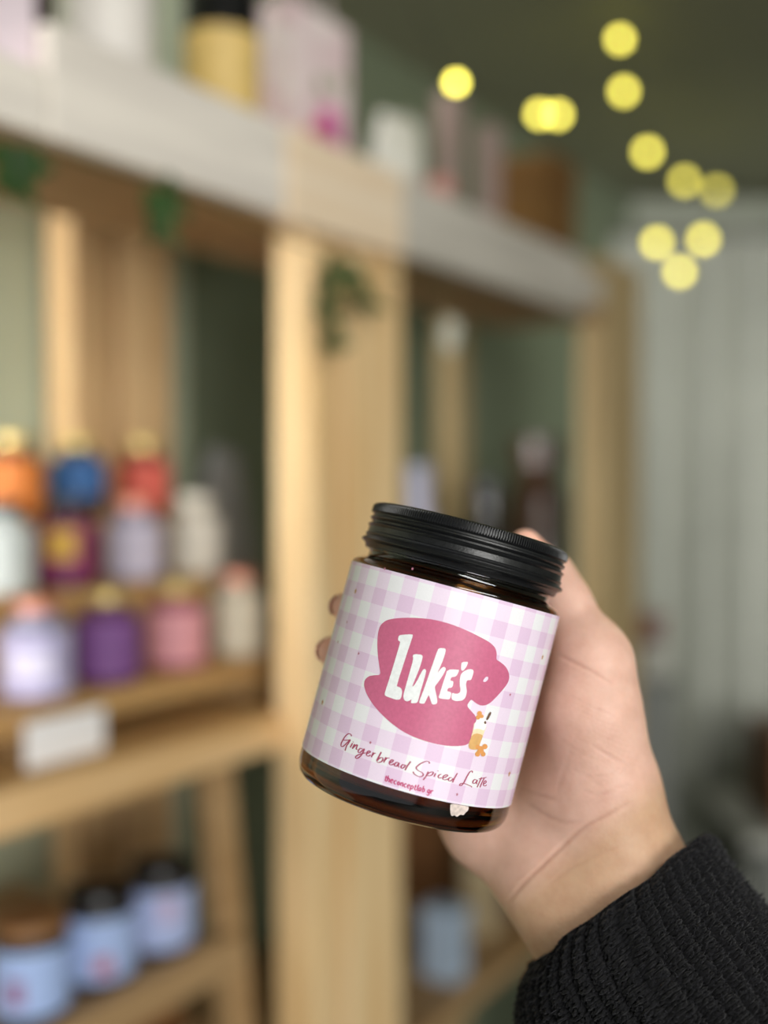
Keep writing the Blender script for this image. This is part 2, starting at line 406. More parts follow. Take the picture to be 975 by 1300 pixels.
# ------------------------------------------------------------------ top shelf
# pale pink box, leftmost
w_ = tx(36, -.05)-tx(-70, -.05)
carton('gift_box', 'pale pink gift box at the near left end of the top shelf', 'box', tx(-34, -.02), -.010, Z_TS, w_, .09, .22, mat('blush_card', (236, 220, 228), .6), lid=True)
carton('gift_box', 'narrow dark brown box next to the pale pink one on the top shelf', 'box', tx(52, .0), .0, Z_TS, .024, .022, .2, mat('cocoa_card', (52, 34, 32), .6), lid=True)
wt = thing('candle_tin', 'white lidded tin with a dark base rim on the top shelf', 'tin', S(tx(142, .0), .0, Z_TS+.0006), ANG)
M_wt = mat('white_enamel', (232, 226, 218), .4, var=.02)
obj('base_rim', lathe([(0, 0), (0, .045), (.02, .045), (.062, .0445), (.062, 0)], 48), mat('dark_rim', (52, 48, 50), .5), wt, 'y')
obj('body', lathe([(.0625, 0), (.0625, .044), (.15, .044), (.15, 0)], 48), M_wt, wt, 'y')
obj('lid', lathe([(.1505, 0), (.1505, .045), (.175, .045), (.178, .042), (.178, 0)], 48), M_wt, wt, 'y')
bottle('diffuser_bottle', 'black bottle with a broad gold label on the top shelf', tx(282, -.01), -.012, Z_TS, .041, .30, M_black, M_black, lab=(.01, .155, mat('gold_label', (222, 190, 116), .5, var=.08, vscale=40)))
carton('gift_box', 'magenta box standing behind the gold-labelled bottle', 'box', tx(322, .10), .10, Z_TS, .06, .06, .235, mat('magenta_card', (186, 84, 122), .6), lid=True)
# floral gift bag
fb = thing('gift_bag', 'white and pink floral paper gift bag with a magenta rose on the top shelf', 'bag', S(tx(402, -.02), -.0, Z_TS+.0006), ANG)
fw, fd, fh = .118, .06, .235
M_fl = mat('floral_paper', (240, 226, 222), .7, c2=(226, 196, 200), vscale=22)
bm = bmesh.new(); box(bm, (-fw/2, -fd/2, 0), (fw/2, fd/2, fh), .002)
obj('bag_body', bm, M_fl, fb)
def blob(cx, cz, r, n=14, wob=.25, seed=0):
    rr = random.Random(seed); return [(cx+r*(1+wob*(rr.random()-.5))*math.cos(2*math.pi*i/n), cz+r*(1+wob*(rr.random()-.5))*math.sin(2*math.pi*i/n)) for i in range(n)]
def flat_print(name, parent, pols, y, m):
    V, Fc = [], []
    for P in pols:
        b0 = len(V); V += [(x, y, z) for x, z in P]; Fc.append(tuple(range(b0, b0+len(P))))
    return obj(name, (V, Fc), m, parent)
zoff = -.055
flat_print('rose_print', fb, [blob(.014, .055+.026*k, .036-.006*k, seed=k) for k in range(3)], -fd/2-.0012, mat('rose_ink', (226, 112, 176), .6, var=.15, vscale=60))
M_sal = mat('salmon_ink', (222, 130, 118), .6)
for q in (blob(.012, .028, .02, seed=9), blob(-.028, .040, .013, seed=5), blob(-.02, .09, .012, seed=6)): flat_print('petal_print', fb, [q], -fd/2-.0008, M_sal)
flat_print('leaf_print', fb, [blob(.0, .15, .012, seed=3), blob(.035, .165, .01, seed=4)], -fd/2-.0008, mat('leaf_ink', (176, 178, 150), .6))
for y in (-fd/2+.01, fd/2-.01):
    pts = [(-.03+.06*i/10, y, fh+.05*math.sin(math.pi*i/10)-.002) for i in range(11)]
    obj('handle', tube(bmesh.new(), pts, .002, 6), mat('cord', (220, 200, 200), .8), fb, 'y')
# crumpled white tissue
tp = thing('tissue_paper', 'crumpled white tissue paper between the floral bag and the mauve boxes', 'paper', S(tx(505, .02), .02, Z_TS+.0006), ANG)
bm = bmesh.new(); bmesh.ops.create_icosphere(bm, subdivisions=5, radius=1)
for v in bm.verts:
    n_ = noise.noise(v.co*1.6+Vector((3, 1, 7)))*.35 + abs(noise.noise(v.co*4.1))*.28
    c = v.co*(1+n_); v.co = Vector((c.x*.062, c.y*.032, max(0, (c.z+.62)*.11)))
obj('crumpled_sheet', bm, mat('tissue', (226, 224, 214), .8, var=.03), tp, 'y')
# mauve boxes
M_mv = mat('mauve_card', (168, 146, 138), .7, var=.04)
for px, lab_, h_ in ((584, 'tall narrow mauve gift box, nearer of the two on the top shelf', .262), (634, 'tall narrow mauve gift box, farther of the two, beside the brown carton', .250)):
    T = carton('tall_gift_box', lab_, 'box', tx(px, .0)+.0, .02, Z_TS, .034, .026, h_, M_mv, group='mauve gift boxes')
for px, lab_, c in ((556, 'salmon pink tin below the left mauve box', (206, 142, 130)), (612, 'pale pink tin in front of the mauve boxes', (222, 176, 172))):
    T = thing('small_tin', lab_, 'tin', S(tx(px, -.033), -.033, Z_TS+.0006), ANG)
    hh_ = .10 if px < 600 else .078
    obj('tin_body', lathe([(0, 0), (0, .019), (hh_*.7, .019), (hh_*.7, 0)], 32), mat('tin_paint', c, .5), T, 'y')
    obj('tin_lid', lathe([(hh_*.7+.0005, 0), (hh_*.7+.0005, .0198), (hh_-.002, .0198), (hh_, .018), (hh_, 0)], 32), mat('tin_lid_paint', c, .45), T, 'y')
carton('cardboard_carton', 'tall brown cardboard carton at the far end of the top shelf', 'box', tx(694, .04), .062, Z_TS, .12, .105, .265, mat('brown_card', (124, 90, 42), .8, c2=(110, 76, 32), vscale=6), lid=True)

# ------------------------------------------------------------------ ivy garland
M_leaf = mat('ivy_leaf', (52, 80, 38), .5, var=.3, vscale=30); M_stem = mat('ivy_stem', (84, 84, 48), .7)
gl = thing('ivy_garland', 'thin green ivy garland strung along the front edge of the top shelf', 'garland', S(0, 0, 0), ANG)
go = -.094
def gpt(px, py, off=go): 
    t, z = hit(px, py, off); return Vector((t, off, z))
stem = [gpt(*p) for p in [(-70, 140), (0, 178), (60, 192), (130, 212), (205, 232), (280, 262), (350, 296), (430, 325), (470, 345), (520, 350), (570, 362)]]
obj('stem', tube(bmesh.new(), [Vector(p) for p in catmull(stem, 5)], .0016, 6), M_stem, gl, 'y')
def sprig(pts, n, size, parent, seed):
    rr = random.Random(seed); bm = bmesh.new(); tube(bm, pts, .0011, 5)
    P = catmull(pts, 8)
    for k in range(n):
        p = Vector(P[int((k+.6)/n*(len(P)-1))]); a = rr.uniform(-.9, .9)+(math.pi if k % 2 else 0)
        d = Vector((math.cos(a), rr.uniform(-.35, .1), math.sin(a)*.6-.45)).normalized(); nrm = Vector((rr.uniform(-.3, .3), -1, rr.uniform(-.2, .5))).normalized()
        s = d.cross(nrm).normalized(); L = size*rr.uniform(.8, 1.25)
        prof = [(0, 0), (.18, .34), (.36, .40), (.5, .30), (.75, .17), (1, 0)]
        c = [bm.verts.new(p+d*L*x+nrm*(-.0)) for x, _ in prof]
        l = [bm.verts.new(p+d*L*x+s*L*y-nrm*L*y*.25) for x, y in prof[1:-1]]; r = [bm.verts.new(p+d*L*x-s*L*y-nrm*L*y*.25) for x, y in prof[1:-1]]
        for side in (l, r):
            bm.faces.new((c[0], c[1], side[0])); bm.faces.new((c[-1], c[-2], side[-1]))
            for i in range(3): bm.faces.new((c[i+1], c[i+2], side[i+1], side[i]))
    return obj('leaf_sprig', bm, M_leaf, parent)
sprig([gpt(18, 184), gpt(20, 205), gpt(24, 232)], 6, .036, gl, 1)
sprig([gpt(205, 232), gpt(206, 262), gpt(202, 292)], 6, .030, gl, 2)
sprig([gpt(415, 322), gpt(418, 370), gpt(424, 405), gpt(423, 440)], 9, .029, gl, 3)
sprig([gpt(440, 328), gpt(452, 352), gpt(468, 374), gpt(480, 380)], 8, .031, gl, 4)
wb = obj('stem', tube(bmesh.new(), [gpt(562, 360), gpt(566, 390), gpt(570, 418)], .001, 5), M_stem, gl)
bm = bmesh.new()
for k in range(7):
    a = 2*math.pi*k/7
    c = gpt(571, 426)+Vector((.013*math.cos(a), -.004*(k % 2), .013*math.sin(a)))
    g = bmesh.ops.create_icosphere(bm, subdivisions=2, radius=.011)
    for v in g['verts']: v.co = Vector((v.co.x, v.co.y*.4, v.co.z))+c
obj('white_blossom', bm, mat('blossom', (206, 206, 190), .7), gl, 'y')

# ------------------------------------------------------------------ fairy lights
bulbs = [(579, 105, 1.46, 1.5), (685, 145, 2.05, 1.1), (708, 146, 2.12, 1.1), (787, 50, 2.02, 1.0), (792, 116, 2.2, 1.0), (822, 193, 2.5, .95), (869, 230, 2.7, .62), (910, 242, 2.8, .42), (893, 304, 2.7, .9), (834, 308, 2.65, .95), (863, 345, 2.7, .9)]
fl = thing('fairy_lights', 'string of warm yellow globe fairy lights hanging from the ceiling', 'string lights', cam_pt(787, 50, 2.3))
RB = .0125
M_bulb = {}
M_sock = mat('socket_plastic', (70, 70, 56), .6)
pts = [cam_pt(500, -60, 1.55)]
for (px, py, d, s) in bulbs: pts.append(cam_pt(px, py-9, d))
pts = [Vector(p)-fl.location for p in catmull(pts, 8)]
obj('cable', tube(bmesh.new(), pts, .0012, 5), M_sock, fl, 'y')
for (px, py, d, s) in bulbs:
    p = cam_pt(px, py, d)-fl.location
    rb = RB*d/2.5
    bm = bmesh.new(); g = bmesh.ops.create_uvsphere(bm, u_segments=20, v_segments=12, radius=rb)
    for v in g['verts']: v.co += p
    key = round(s, 2)
    if key not in M_bulb: M_bulb[key] = emis('bulb_glow', (255, 240, 100), 7.0*s)
    b_ = obj('bulb', bm, M_bulb[key], fl, 'y')
    obj('socket', lathe([(rb*.9, 0), (rb*.9, rb*.45), (rb*1.35, rb*.4), (rb*1.35, 0)], 12, c=p), M_sock, b_, 'y')

# ------------------------------------------------------------------ far right: table with brown box, plinth with pot
tb = thing('side_table', 'low grey side table by the curtain carrying a brown box', 'table', (1.13, 2.80, 0))
zt = cam_pt(940, 1048, 2.72).z
M_tg = mat('grey_laminate', (158, 158, 150), .5, var=.04); M_tg2 = mat('dark_grey_laminate', (104, 106, 100), .6, var=.04)
obj('tabletop', B((-.27, -.20, zt-.03), (.42, .22, zt), .004), M_tg, tb)
obj('apron', B((-.24, -.17, zt-.13), (.39, .19, zt-.0305), .002), M_tg2, tb)
for x in (-.24, .34):
    for y in (-.17, .14): obj('leg', B((x, y, 0), (x+.05, y+.05, zt-.131), .003), M_tg2, tb)
bx = thing('wooden_box', 'dark brown wooden box standing on the grey side table', 'box', (1.12, 2.80, zt+.0006))
M_bx = mat('walnut', (116, 76, 42), .6, c2=(96, 60, 32), vscale=5, stretch=(1, 6, 6))
obj('box_body', B((-.155, -.12, 0), (.22, .12, .175), .004), M_bx, bx)
obj('box_lid', B((-.158, -.123, .176), (.223, .123, .222), .004), M_bx, bx)
pl = thing('plinth', 'slim dark grey plinth in front of the curtain', 'stand', (.70, 2.9, 0))
zp = cam_pt(818, 862, 2.9).z
obj('column', B((-.055, -.055, .03), (.055, .055, zp-.02), .003), M_tg2, pl)
obj('foot_plate', B((-.08, -.08, 0), (.08, .08, .03), .003), M_tg2, pl)
obj('top_plate', B((-.07, -.07, zp-.0195), (.07, .07, zp), .003), M_tg2, pl)
pt = thing('flower_pot', 'pale pot of dusty red dried flowers on the slim plinth', 'pot', (.70, 2.9, zp+.0006))
obj('pot', lathe([(0, 0), (0, .036), (.004, .040), (.09, .050), (.096, .050), (.096, .044), (.07, .042), (.07, 0)], 40), mat('pot_glaze', (168, 166, 156), .5), pt, 'y')
bm = bmesh.new()
for k in range(26):
    a, rr = random.uniform(0, 6.28), random.uniform(0, .05)
    c = Vector((rr*math.cos(a), rr*math.sin(a), .125+random.uniform(-.025, .045)))
    g = bmesh.ops.create_icosphere(bm, subdivisions=2, radius=random.uniform(.012, .018))
    for v in g['verts']: v.co = v.co*(1+.4*noise.noise(v.co*120)) + c
obj('flower_heads', bm, mat('dried_red', (122, 84, 76), .8, var=.2), pt, 'y', kind='stuff')
bm = bmesh.new()
for k in range(8): tube(bm, [(.012*math.cos(k), .012*math.sin(k), .06), (.035*math.cos(k*2.1), .035*math.sin(k*2.1), .125)], .0015, 5)
obj('stems', bm, M_stem, pt, 'y', kind='stuff')

# ------------------------------------------------------------------ the held candle jar
def C3(v): return CR*v[0]+CU*v[1]+CF*v[2]
R = .0365
JC = np.array([0.01577915, -0.05762915, 0.37525957]); JA = np.array([0.25959948, 0.96399991, 0.05755235]); JA /= np.linalg.norm(JA)
E2 = -JC/np.linalg.norm(JC); E2 -= (E2@JA)*JA; E2 /= np.linalg.norm(E2); E1 = np.cross(JA, E2)
if E1[0] < 0: E1 = -E1
HB = .0418                                                  # base below the label centre
def uv(px, py):
    """photo pixel -> (arc length, height) in metres on the label"""
    d = np.array([(px-CX)/F, (CY-py)/F, 1.]); d /= np.linalg.norm(d); o = -JC
    od = o-(o@JA)*JA; dd = d-(d@JA)*JA
    a, b, c = dd@dd, 2*od@dd, od@od-R*R
    t = (-b-math.sqrt(max(b*b-4*a*c, 0)))/(2*a); p = o+t*d
    return np.array([math.atan2(p@E1, p@E2)*R, p@JA])
wx, wz = C3(E1), C3(JA); wy = wz.cross(wx)
RM = Matrix((wx, wy, wz)).transposed()
jb = EYE+C3(JC)-wz*HB
jar = thing('candle_jar', 'amber glass candle jar with black lid and pink gingham label, held in the hand', 'jar', jb, RM.to_euler())

mg = bpy.data.materials.new('amber_glass'); mg.use_nodes = True
b = mg.node_tree.nodes['Principled BSDF']
b.inputs['Base Color'].default_value = (.32, .13, .022, 1); b.inputs['Roughness'].default_value = .04
b.inputs['Transmission Weight'].default_value = 1; b.inputs['IOR'].default_value = 1.5
b.inputs['Coat Weight'].default_value = .3; b.inputs['Coat Roughness'].default_value = .03
mm = .001
hz = lambda P: [((h+HB/mm)*mm, r*mm) for h, r in P]
gp_ = [(-41.8, 0), (-41.2, 22), (-41.7, 29), (-41.3, 31.8), (-40.4, 33.8), (-39, 35.2), (-37, 36.0), (-35, 36.3), (0, 36.3), (32.6, 36.3), (33.6, 36.0), (34.6, 35.0), (35.3, 33.6), (35.8, 32.2), (36.4, 31.7), (37.5, 31.5), (38.1, 31.9), (38.9, 31.9), (39.5, 31.5),
       (52, 31.4), (52.4, 30.8), (52, 29.9), (38, 29.6), (35.5, 30.6), (33, 32.6), (30, 33.5), (-32, 33.5), (-34.6, 32.4), (-35.8, 30), (-36, 24), (-35.4, 0)]
gb = obj('glass_body', lathe(hz(gp_), 128), mg, jar, 'y')
M_wax = mat('cream_wax', (236, 190, 120), .6, var=.05)
obj('wax', lathe(hz([(-35.0, 0), (-35.5, 24), (-35.3, 29.6), (-34.2, 31.9), (-31.8, 33.2), (20, 33.2), (19.2, 31), (18.8, 0)]), 96), M_wax, jar, 'y')
# lid
lp = [(38.7, 32.3), (38.5, 32.7), (38.7, 33.3), (40.0, 33.7), (40.5, 34.3), (40.8, 35.0), (41.3, 35.3), (41.8, 35.0), (42.3, 34.2), (42.7, 34.0), (43.1, 34.3), (43.6, 34.4), (44.0, 33.9), (45.8, 33.8), (46.1, 34.1), (46.6, 34.4), (47.0, 34.0), (47.3, 33.3), (47.9, 33.2), (48.3, 33.8), (48.8, 34.2), (49.3, 34.0), (49.6, 33.4), (50.2, 33.3), (50.6, 33.7),
      (50.9, 34.0), (51.6, 34.0), (52.4, 33.95), (53.2, 33.9), (53.8, 33.5), (54.2, 32.6), (54.3, 31.0), (54.0, 30.2), (54.0, 0)]
def knurl(z, r, i, seg):
    h = z/mm-HB/mm
    if 50.85 < h < 53.3: return r*(1+(.010 if (i % 4) in (0, 1) else -.004))
    return r
M_lid = mat('black_satin_lid', (19, 20, 22), .34, var=.15, vscale=300, bump=.06, bscale=900)
obj('lid', lathe(hz(lp + [(53.0, 0)][:0]), 960, knurl), M_lid, jar, 'y', label='black ribbed screw lid with knurled top edge')
# label with gingham
ml = bpy.data.materials.new('gingham_paper'); ml.use_nodes = True
nt = ml.node_tree; b = nt.nodes['Principled BSDF']; b.inputs['Roughness'].default_value = .42; b.inputs['Specular IOR Level'].default_value = .35
uvn = nt.nodes.new('ShaderNodeUVMap'); uvn.uv_map = 'label_mm'; sx = nt.nodes.new('ShaderNodeSeparateXYZ'); nt.links.new(uvn.outputs['UV'], sx.inputs['Vector'])
def mth(op, a, b_=None):
    n = nt.nodes.new('ShaderNodeMath'); n.operation = op
    for i, v in enumerate((a, b_)):
        if v is None: continue
        if isinstance(v, (int, float)): n.inputs[i].default_value = v
        else: nt.links.new(v, n.inputs[i])
    return n.outputs[0]
def stripe(out, ph):
    f = mth('FRACT', mth('ADD', mth('DIVIDE', mth('SUBTRACT', out, ph), 10.4), 100.5))
    return mth('GREATER_THAN', mth('ABSOLUTE', mth('SUBTRACT', f, .5)), .25)
su, sv = stripe(sx.outputs['X'], 1.55), stripe(sx.outputs['Y'], 8.1)
cnt = mth('MULTIPLY', mth('ADD', su, sv), .5)
rp = nt.nodes.new('ShaderNodeValToRGB'); rp.color_ramp.interpolation = 'CONSTANT'
rp.color_ramp.elements[0].color = lin((235, 235, 238)); e = rp.color_ramp.elements[1]; e.position = .3; e.color = lin((234, 217, 235))
e = rp.color_ramp.elements.new(.8); e.color = lin((224, 197, 223))
nt.links.new(cnt, rp.inputs['Fac'])
nz_ = nt.nodes.new('ShaderNodeTexNoise'); nz_.inputs['Scale'].default_value = 1.6; nz_.inputs['Detail'].default_value = 5; nt.links.new(uvn.outputs['UV'], nz_.inputs['Vector'])
mx = nt.nodes.new('ShaderNodeMix'); mx.data_type = 'RGBA'; mx.blend_type = 'MULTIPLY'; mx.inputs['Factor'].default_value = .08
nt.links.new(rp.outputs['Color'], mx.inputs[6]); nt.links.new(nz_.outputs['Fac'], mx.inputs[7]); nt.links.new(mx.outputs[2], b.inputs['Base Color'])
NL = 192
V, Fc, UV = [], [], []
hs = [-.03158, -.02, -.01, 0, .01, .02, .0326]
for h in hs:
    for i in range(NL+1):
        a = -math.pi+.01+(2*math.pi-.02)*i/NL
        V.append((R*math.sin(a), -R*math.cos(a), h+HB)); UV.append((a*R*1000, h*1000))
for j in range(len(hs)-1):
    for i in range(NL):
        q = j*(NL+1)+i; Fc.append((q, q+1, q+NL+2, q+NL+1))
lab = obj('label', (V, Fc), ml, jar, 'y', label='pink and white gingham paper label')
ul = lab.data.uv_layers.new(name='label_mm')
for lp_ in lab.data.loops: ul.data[lp_.index].uv = UV[lp_.vertex_index]

def wrap(bm, lift, bend=True):
    if bend:
        xs = [v.co.x for v in bm.verts]; x = math.floor(min(xs)/.0012)*.0012
        while x < max(xs):
            bmesh.ops.bisect_plane(bm, geom=bm.verts[:]+bm.edges[:]+bm.faces[:], plane_co=(x, 0, 0), plane_no=(1, 0, 0)); x += .0012
    for v in bm.verts:
        a = v.co.x/R; r = R+lift; v.co = Vector((r*math.sin(a), -r*math.cos(a), v.co.y+HB))
    return bm
def fill(bm, loops, mi=0):
    pols = [[Vector((p[0], p[1], 0)) for p in L] for L in loops]
    flat = [p for L in pols for p in L]; vs = [bm.verts.new(p) for p in flat]
    for t in tessellate_polygon(pols):
        try: f = bm.faces.new([vs[i] for i in t]); f.material_index = mi
        except ValueError: pass
def prnt(name, pieces, m, lift, label=None):
    bm = bmesh.new()
    for mi, loops in pieces: fill(bm, loops, mi)
    wrap(bm, lift); return obj(name, bm, m, lab, label=label)
def crop(pts, x0, y0, s): return [uv(x0+x/s, y0+y/s) for x, y in pts]
def strokes(name, lines, m, lift, w0, w1, label=None):
    """pen lines on the label, heavier on the down strokes"""
    bm = bmesh.new()
    for L in lines:
        P = catmull(L, 5) if len(L) > 2 else [np.array(L[0])*(1-k/4)+np.array(L[1])*k/4 for k in range(5)]
        left, right = [], []
        for i, p in enumerate(P):
            d = P[min(i+1, len(P)-1)]-P[max(i-1, 0)]; d = d/(np.linalg.norm(d)+1e-12); n = np.array([-d[1], d[0]])
            w = (w0+(w1-w0)*abs(d[1])**1.5)/2
            if i in (0, len(P)-1): w *= .6
            left.append(bm.verts.new((*(p+n*w), 0))); right.append(bm.verts.new((*(p-n*w), 0)))
        for i in range(len(P)-1): bm.faces.new((left[i], left[i+1], right[i+1], right[i]))
    wrap(bm, lift, False); return obj(name, bm, m, lab, label=label)

ink = lambda n, c: mat(n, c, .42, var=.05, vscale=900, spec=.35)
cup = [(115, 375), (105, 320), (95, 240), (93, 170), (98, 110), (112, 66), (148, 36), (200, 25), (270, 20), (350, 22), (430, 30), (510, 48), (590, 75), (660, 105), (730, 140), (790, 173), (822, 205), (832, 240), (828, 280), (850, 292), (885, 320), (905, 355), (910, 390), (900, 425), (870, 465), (830, 510), (795, 545), (765, 562), (735, 565), (705, 552), (680, 530), (670, 528), (645, 565), (672, 596), (705, 634), (703, 700), (685, 755), (655, 806), (600, 815), (540, 815), (470, 805), (400, 788), (320, 760), (250, 725), (180, 675), (110, 610), (60, 550), (25, 490), (10, 440), (15, 405), (40, 382), (75, 376)]
hole = [(745, 415), (755, 395), (770, 383), (781, 390), (775, 408), (760, 419)]
prnt('cup_emblem', [(0, [crop(chaikin(cup, 2), 460, 780, 4.875), crop(chaikin(hole, 2), 460, 780, 4.875)[::-1]])], ink('rose_pink_ink', (194, 100, 132)), .00006, 'rose pink cup and saucer emblem')
LET = [[(190, 85), (198, 55), (215, 45), (330, 38), (330, 60), (315, 105), (290, 180), (262, 265), (235, 350), (205, 440), (185, 510), (178, 535), (205, 542), (225, 560), (230, 590), (222, 640), (205, 662), (170, 662), (120, 645), (80, 630), (62, 618), (70, 580), (95, 505), (125, 410), (155, 310), (185, 210), (208, 130), (212, 110), (195, 100)],
       [(335, 235), (350, 228), (410, 232), (425, 245), (420, 280), (405, 330), (385, 390), (360, 450), (335, 510), (325, 540), (345, 525), (375, 475), (405, 415), (425, 380), (440, 368), (455, 375), (457, 395), (445, 445), (425, 515), (405, 580), (390, 640), (378, 680), (365, 694), (320, 696), (312, 688), (320, 655), (300, 672), (275, 678), (252, 668), (240, 640), (245, 600), (260, 550), (285, 460), (310, 370), (330, 300), (335, 265), (330, 250)],
       [(575, 175), (600, 170), (635, 173), (645, 185), (640, 215), (620, 280), (590, 350), (565, 410), (590, 375), (615, 352), (630, 350), (645, 362), (640, 385), (610, 440), (575, 490), (545, 530), (540, 545), (550, 600), (562, 650), (563, 690), (550, 703), (525, 708), (510, 700), (495, 650), (482, 615), (465, 650), (445, 693), (435, 700), (400, 697), (390, 688), (400, 655), (430, 580), (465, 480), (500, 380), (535, 280), (560, 210)],
       [(660, 375), (765, 375), (770, 385), (750, 430), (735, 442), (695, 447), (685, 480), (715, 485), (715, 510), (705, 545), (665, 550), (655, 580), (690, 590), (697, 600), (685, 650), (670, 660), (590, 650), (576, 642), (585, 610), (610, 530), (640, 440)],
       [(905, 380), (908, 400), (890, 460), (880, 475), (850, 475), (840, 490), (835, 520), (842, 560), (842, 600), (828, 645), (800, 670), (750, 675), (715, 668), (697, 650), (700, 615), (705, 595), (730, 605), (760, 605), (780, 590), (785, 565), (778, 530), (776, 480), (785, 425), (810, 395), (850, 375), (885, 370)],
       [(795, 305), (850, 300), (855, 312), (838, 350), (815, 380), (800, 387), (790, 375), (790, 340)]]
prnt('lettering', [(0, [crop(chaikin(L, 1), 480, 800, 7.5)]) for L in LET], ink('white_ink', (232, 235, 235)), .00012, 'white hand-drawn capitals across the cup emblem')
# small latte picture
K = 812/50
cr = lambda P, it=2: crop(chaikin(P, it), 590, 890, K)
def disc(cx, cy, r, ry=None): return [(cx+r*math.cos(2*math.pi*i/10), cy+(ry or r)*math.sin(2*math.pi*i/10)) for i in range(10)]
glass = [(195, 425), (330, 480), (450, 520), (425, 590), (400, 640), (355, 770), (300, 900), (285, 1000), (130, 1003), (80, 970), (66, 900), (110, 790), (145, 700), (172, 560)]
mid = [(165, 590), (270, 560), (405, 610), (375, 700), (330, 830), (110, 820)]
low = [(140, 700), (240, 660), (375, 700), (350, 775), (300, 900), (285, 1000), (135, 1000), (84, 968), (72, 900)]
cream = [(215, 435), (245, 385), (320, 340), (395, 355), (435, 410), (440, 520), (395, 610), (280, 580), (185, 600), (195, 520)]
prnt('drink_picture', [(0, [cr(glass)])], ink('milk_ink', (230, 214, 198)), .00010, 'small iced latte picture with gingerbread figures')
prnt('drink_picture', [(0, [cr(cream)])], ink('cream_ink', (250, 246, 240)), .00013)
prnt('drink_picture', [(0, [cr(mid)])], ink('latte_ink', (240, 218, 180)), .00014)
prnt('drink_picture', [(0, [cr(low)])], ink('coffee_ink', (214, 168, 106)), .00017)
prnt('drink_picture', [(0, [cr(disc(*d), 1)]) for d in [(300, 252, 52), (268, 335, 46), (345, 312, 40), (300, 310, 44), (408, 935, 56), (325, 985, 62), (258, 1090, 54), (372, 1090, 52), (262, 945, 50), (290, 1040, 46), (345, 1040, 46)]], ink('ginger_ink', (218, 152, 88)), .00020)
prnt('drink_picture', [(0, [cr([(508, 215), (550, 238), (470, 395), (430, 374)], 1)]), (0, [cr(disc(415, 440, 24, 32), 1)])], ink('straw_ink', (110, 84, 70)), .00020)
# scattered specks
spk = [(231, 750.5, 0), (207, 435, 1), (245, 538, 1), (127, 697, 0), (843, 550, 0), (738, 672, 1), (735, 930, 0), (283, 828, 1), (565, 997, 1), (235, 335, 0), (330, 262, 1), (420, 262, 1), (178, 500, 1)]
spk = spk[1:]
gold_, red_ = [], []
for x, y, k in spk:
    c = uv(360+x/2.566, 620+y/2.566)
    s_ = .00085 if k == 0 else .00045
    star = [c+np.array([math.sin(a), math.cos(a)*1.2])*s_*(1 if i % 2 == 0 else .6) for i, a in enumerate(np.linspace(0, 2*math.pi, 10, endpoint=False))]
    (gold_ if k == 0 else red_).append((0, [star]))
M_i1, M_i2 = ink('biscuit_ink', (186, 140, 96)), ink('berry_ink', (176, 112, 130))
for q in gold_: prnt('speck_print', [q], M_i1, .00006)
for q in red_: prnt('speck_print', [q], M_i2, .00006)
# script line
def T1(L): return [uv(420+x/8.125, 920+y/8.125) for x, y in L]
def T2(L): return [uv(510+x/6.964, 940+y/6.964) for x, y in L]
l1 = [[(215, 120), (205, 98), (180, 95), (150, 120), (125, 160), (108, 195), (108, 222), (125, 225), (150, 205), (180, 175), (205, 158)], [(130, 160), (170, 160), (206, 155)], [(203, 158), (180, 195), (163, 220), (148, 270)], [(225, 190), (212, 215), (200, 235)], [(232, 176), (230, 181)],
      [(248, 200), (235, 222), (222, 248)], [(222, 248), (255, 215), (275, 210), (262, 250), (275, 255)], [(330, 250), (305, 245), (285, 265), (285, 285), (305, 285), (345, 250), (335, 280), (310, 320), (280, 345), (258, 345), (262, 325), (300, 305), (360, 290)],
      [(368, 300), (395, 290), (408, 278), (395, 270), (375, 285), (368, 310), (385, 325), (412, 312)], [(440, 285), (430, 310), (418, 335)], [(425, 320), (450, 295), (466, 298)], [(522, 280), (490, 340), (472, 375)], [(478, 370), (505, 345), (530, 340), (538, 358), (520, 382), (490, 390), (475, 380)],
      [(570, 335), (558, 362), (545, 390)], [(552, 372), (580, 345), (606, 345)], [(605, 395), (630, 385), (645, 368), (630, 362), (610, 380), (605, 405), (625, 415), (655, 400)], [(700, 395), (680, 388), (660, 405), (660, 425), (680, 425), (705, 395), (695, 425), (706, 440)],
      [(765, 420), (745, 412), (725, 430), (728, 448), (748, 445), (775, 415)], [(825, 378), (790, 425), (765, 470)]]
l2 = [[(245, 205), (240, 188), (215, 185), (175, 200), (140, 225), (128, 245), (145, 265), (180, 285), (190, 305), (170, 320), (140, 315), (110, 295), (100, 275)], [(235, 275), (215, 315), (188, 350)], [(215, 310), (245, 285), (275, 278), (275, 295), (255, 310), (225, 312)], [(300, 290), (292, 306), (285, 322)], [(321, 266), (319, 271)],
      [(352, 300), (335, 302), (322, 318), (330, 332), (352, 328)], [(362, 330), (385, 325), (405, 310), (395, 302), (370, 315), (362, 338), (380, 348), (410, 340)], [(445, 330), (425, 328), (412, 345), (420, 358), (440, 352), (455, 335)], [(492, 288), (465, 335), (448, 372)],
      [(625, 285), (620, 270), (600, 280), (575, 320), (550, 370), (530, 395), (512, 398), (520, 382), (550, 380), (590, 395), (612, 405), (620, 414)], [(660, 350), (645, 345), (630, 360), (630, 378), (650, 375), (668, 350), (660, 375), (666, 386)], [(705, 325), (685, 370), (665, 415)], [(730, 330), (710, 370), (690, 415)], [(680, 340), (715, 333), (750, 325)],
      [(725, 385), (745, 370), (740, 355), (725, 370), (722, 395), (735, 402), (751, 392)]]
strokes('script_line', [T1(L) for L in l1]+[T2(L) for L in l2], ink('plum_ink', (164, 72, 100)), .00006, .00022, .00050, 'thin handwritten scent line in plum ink')
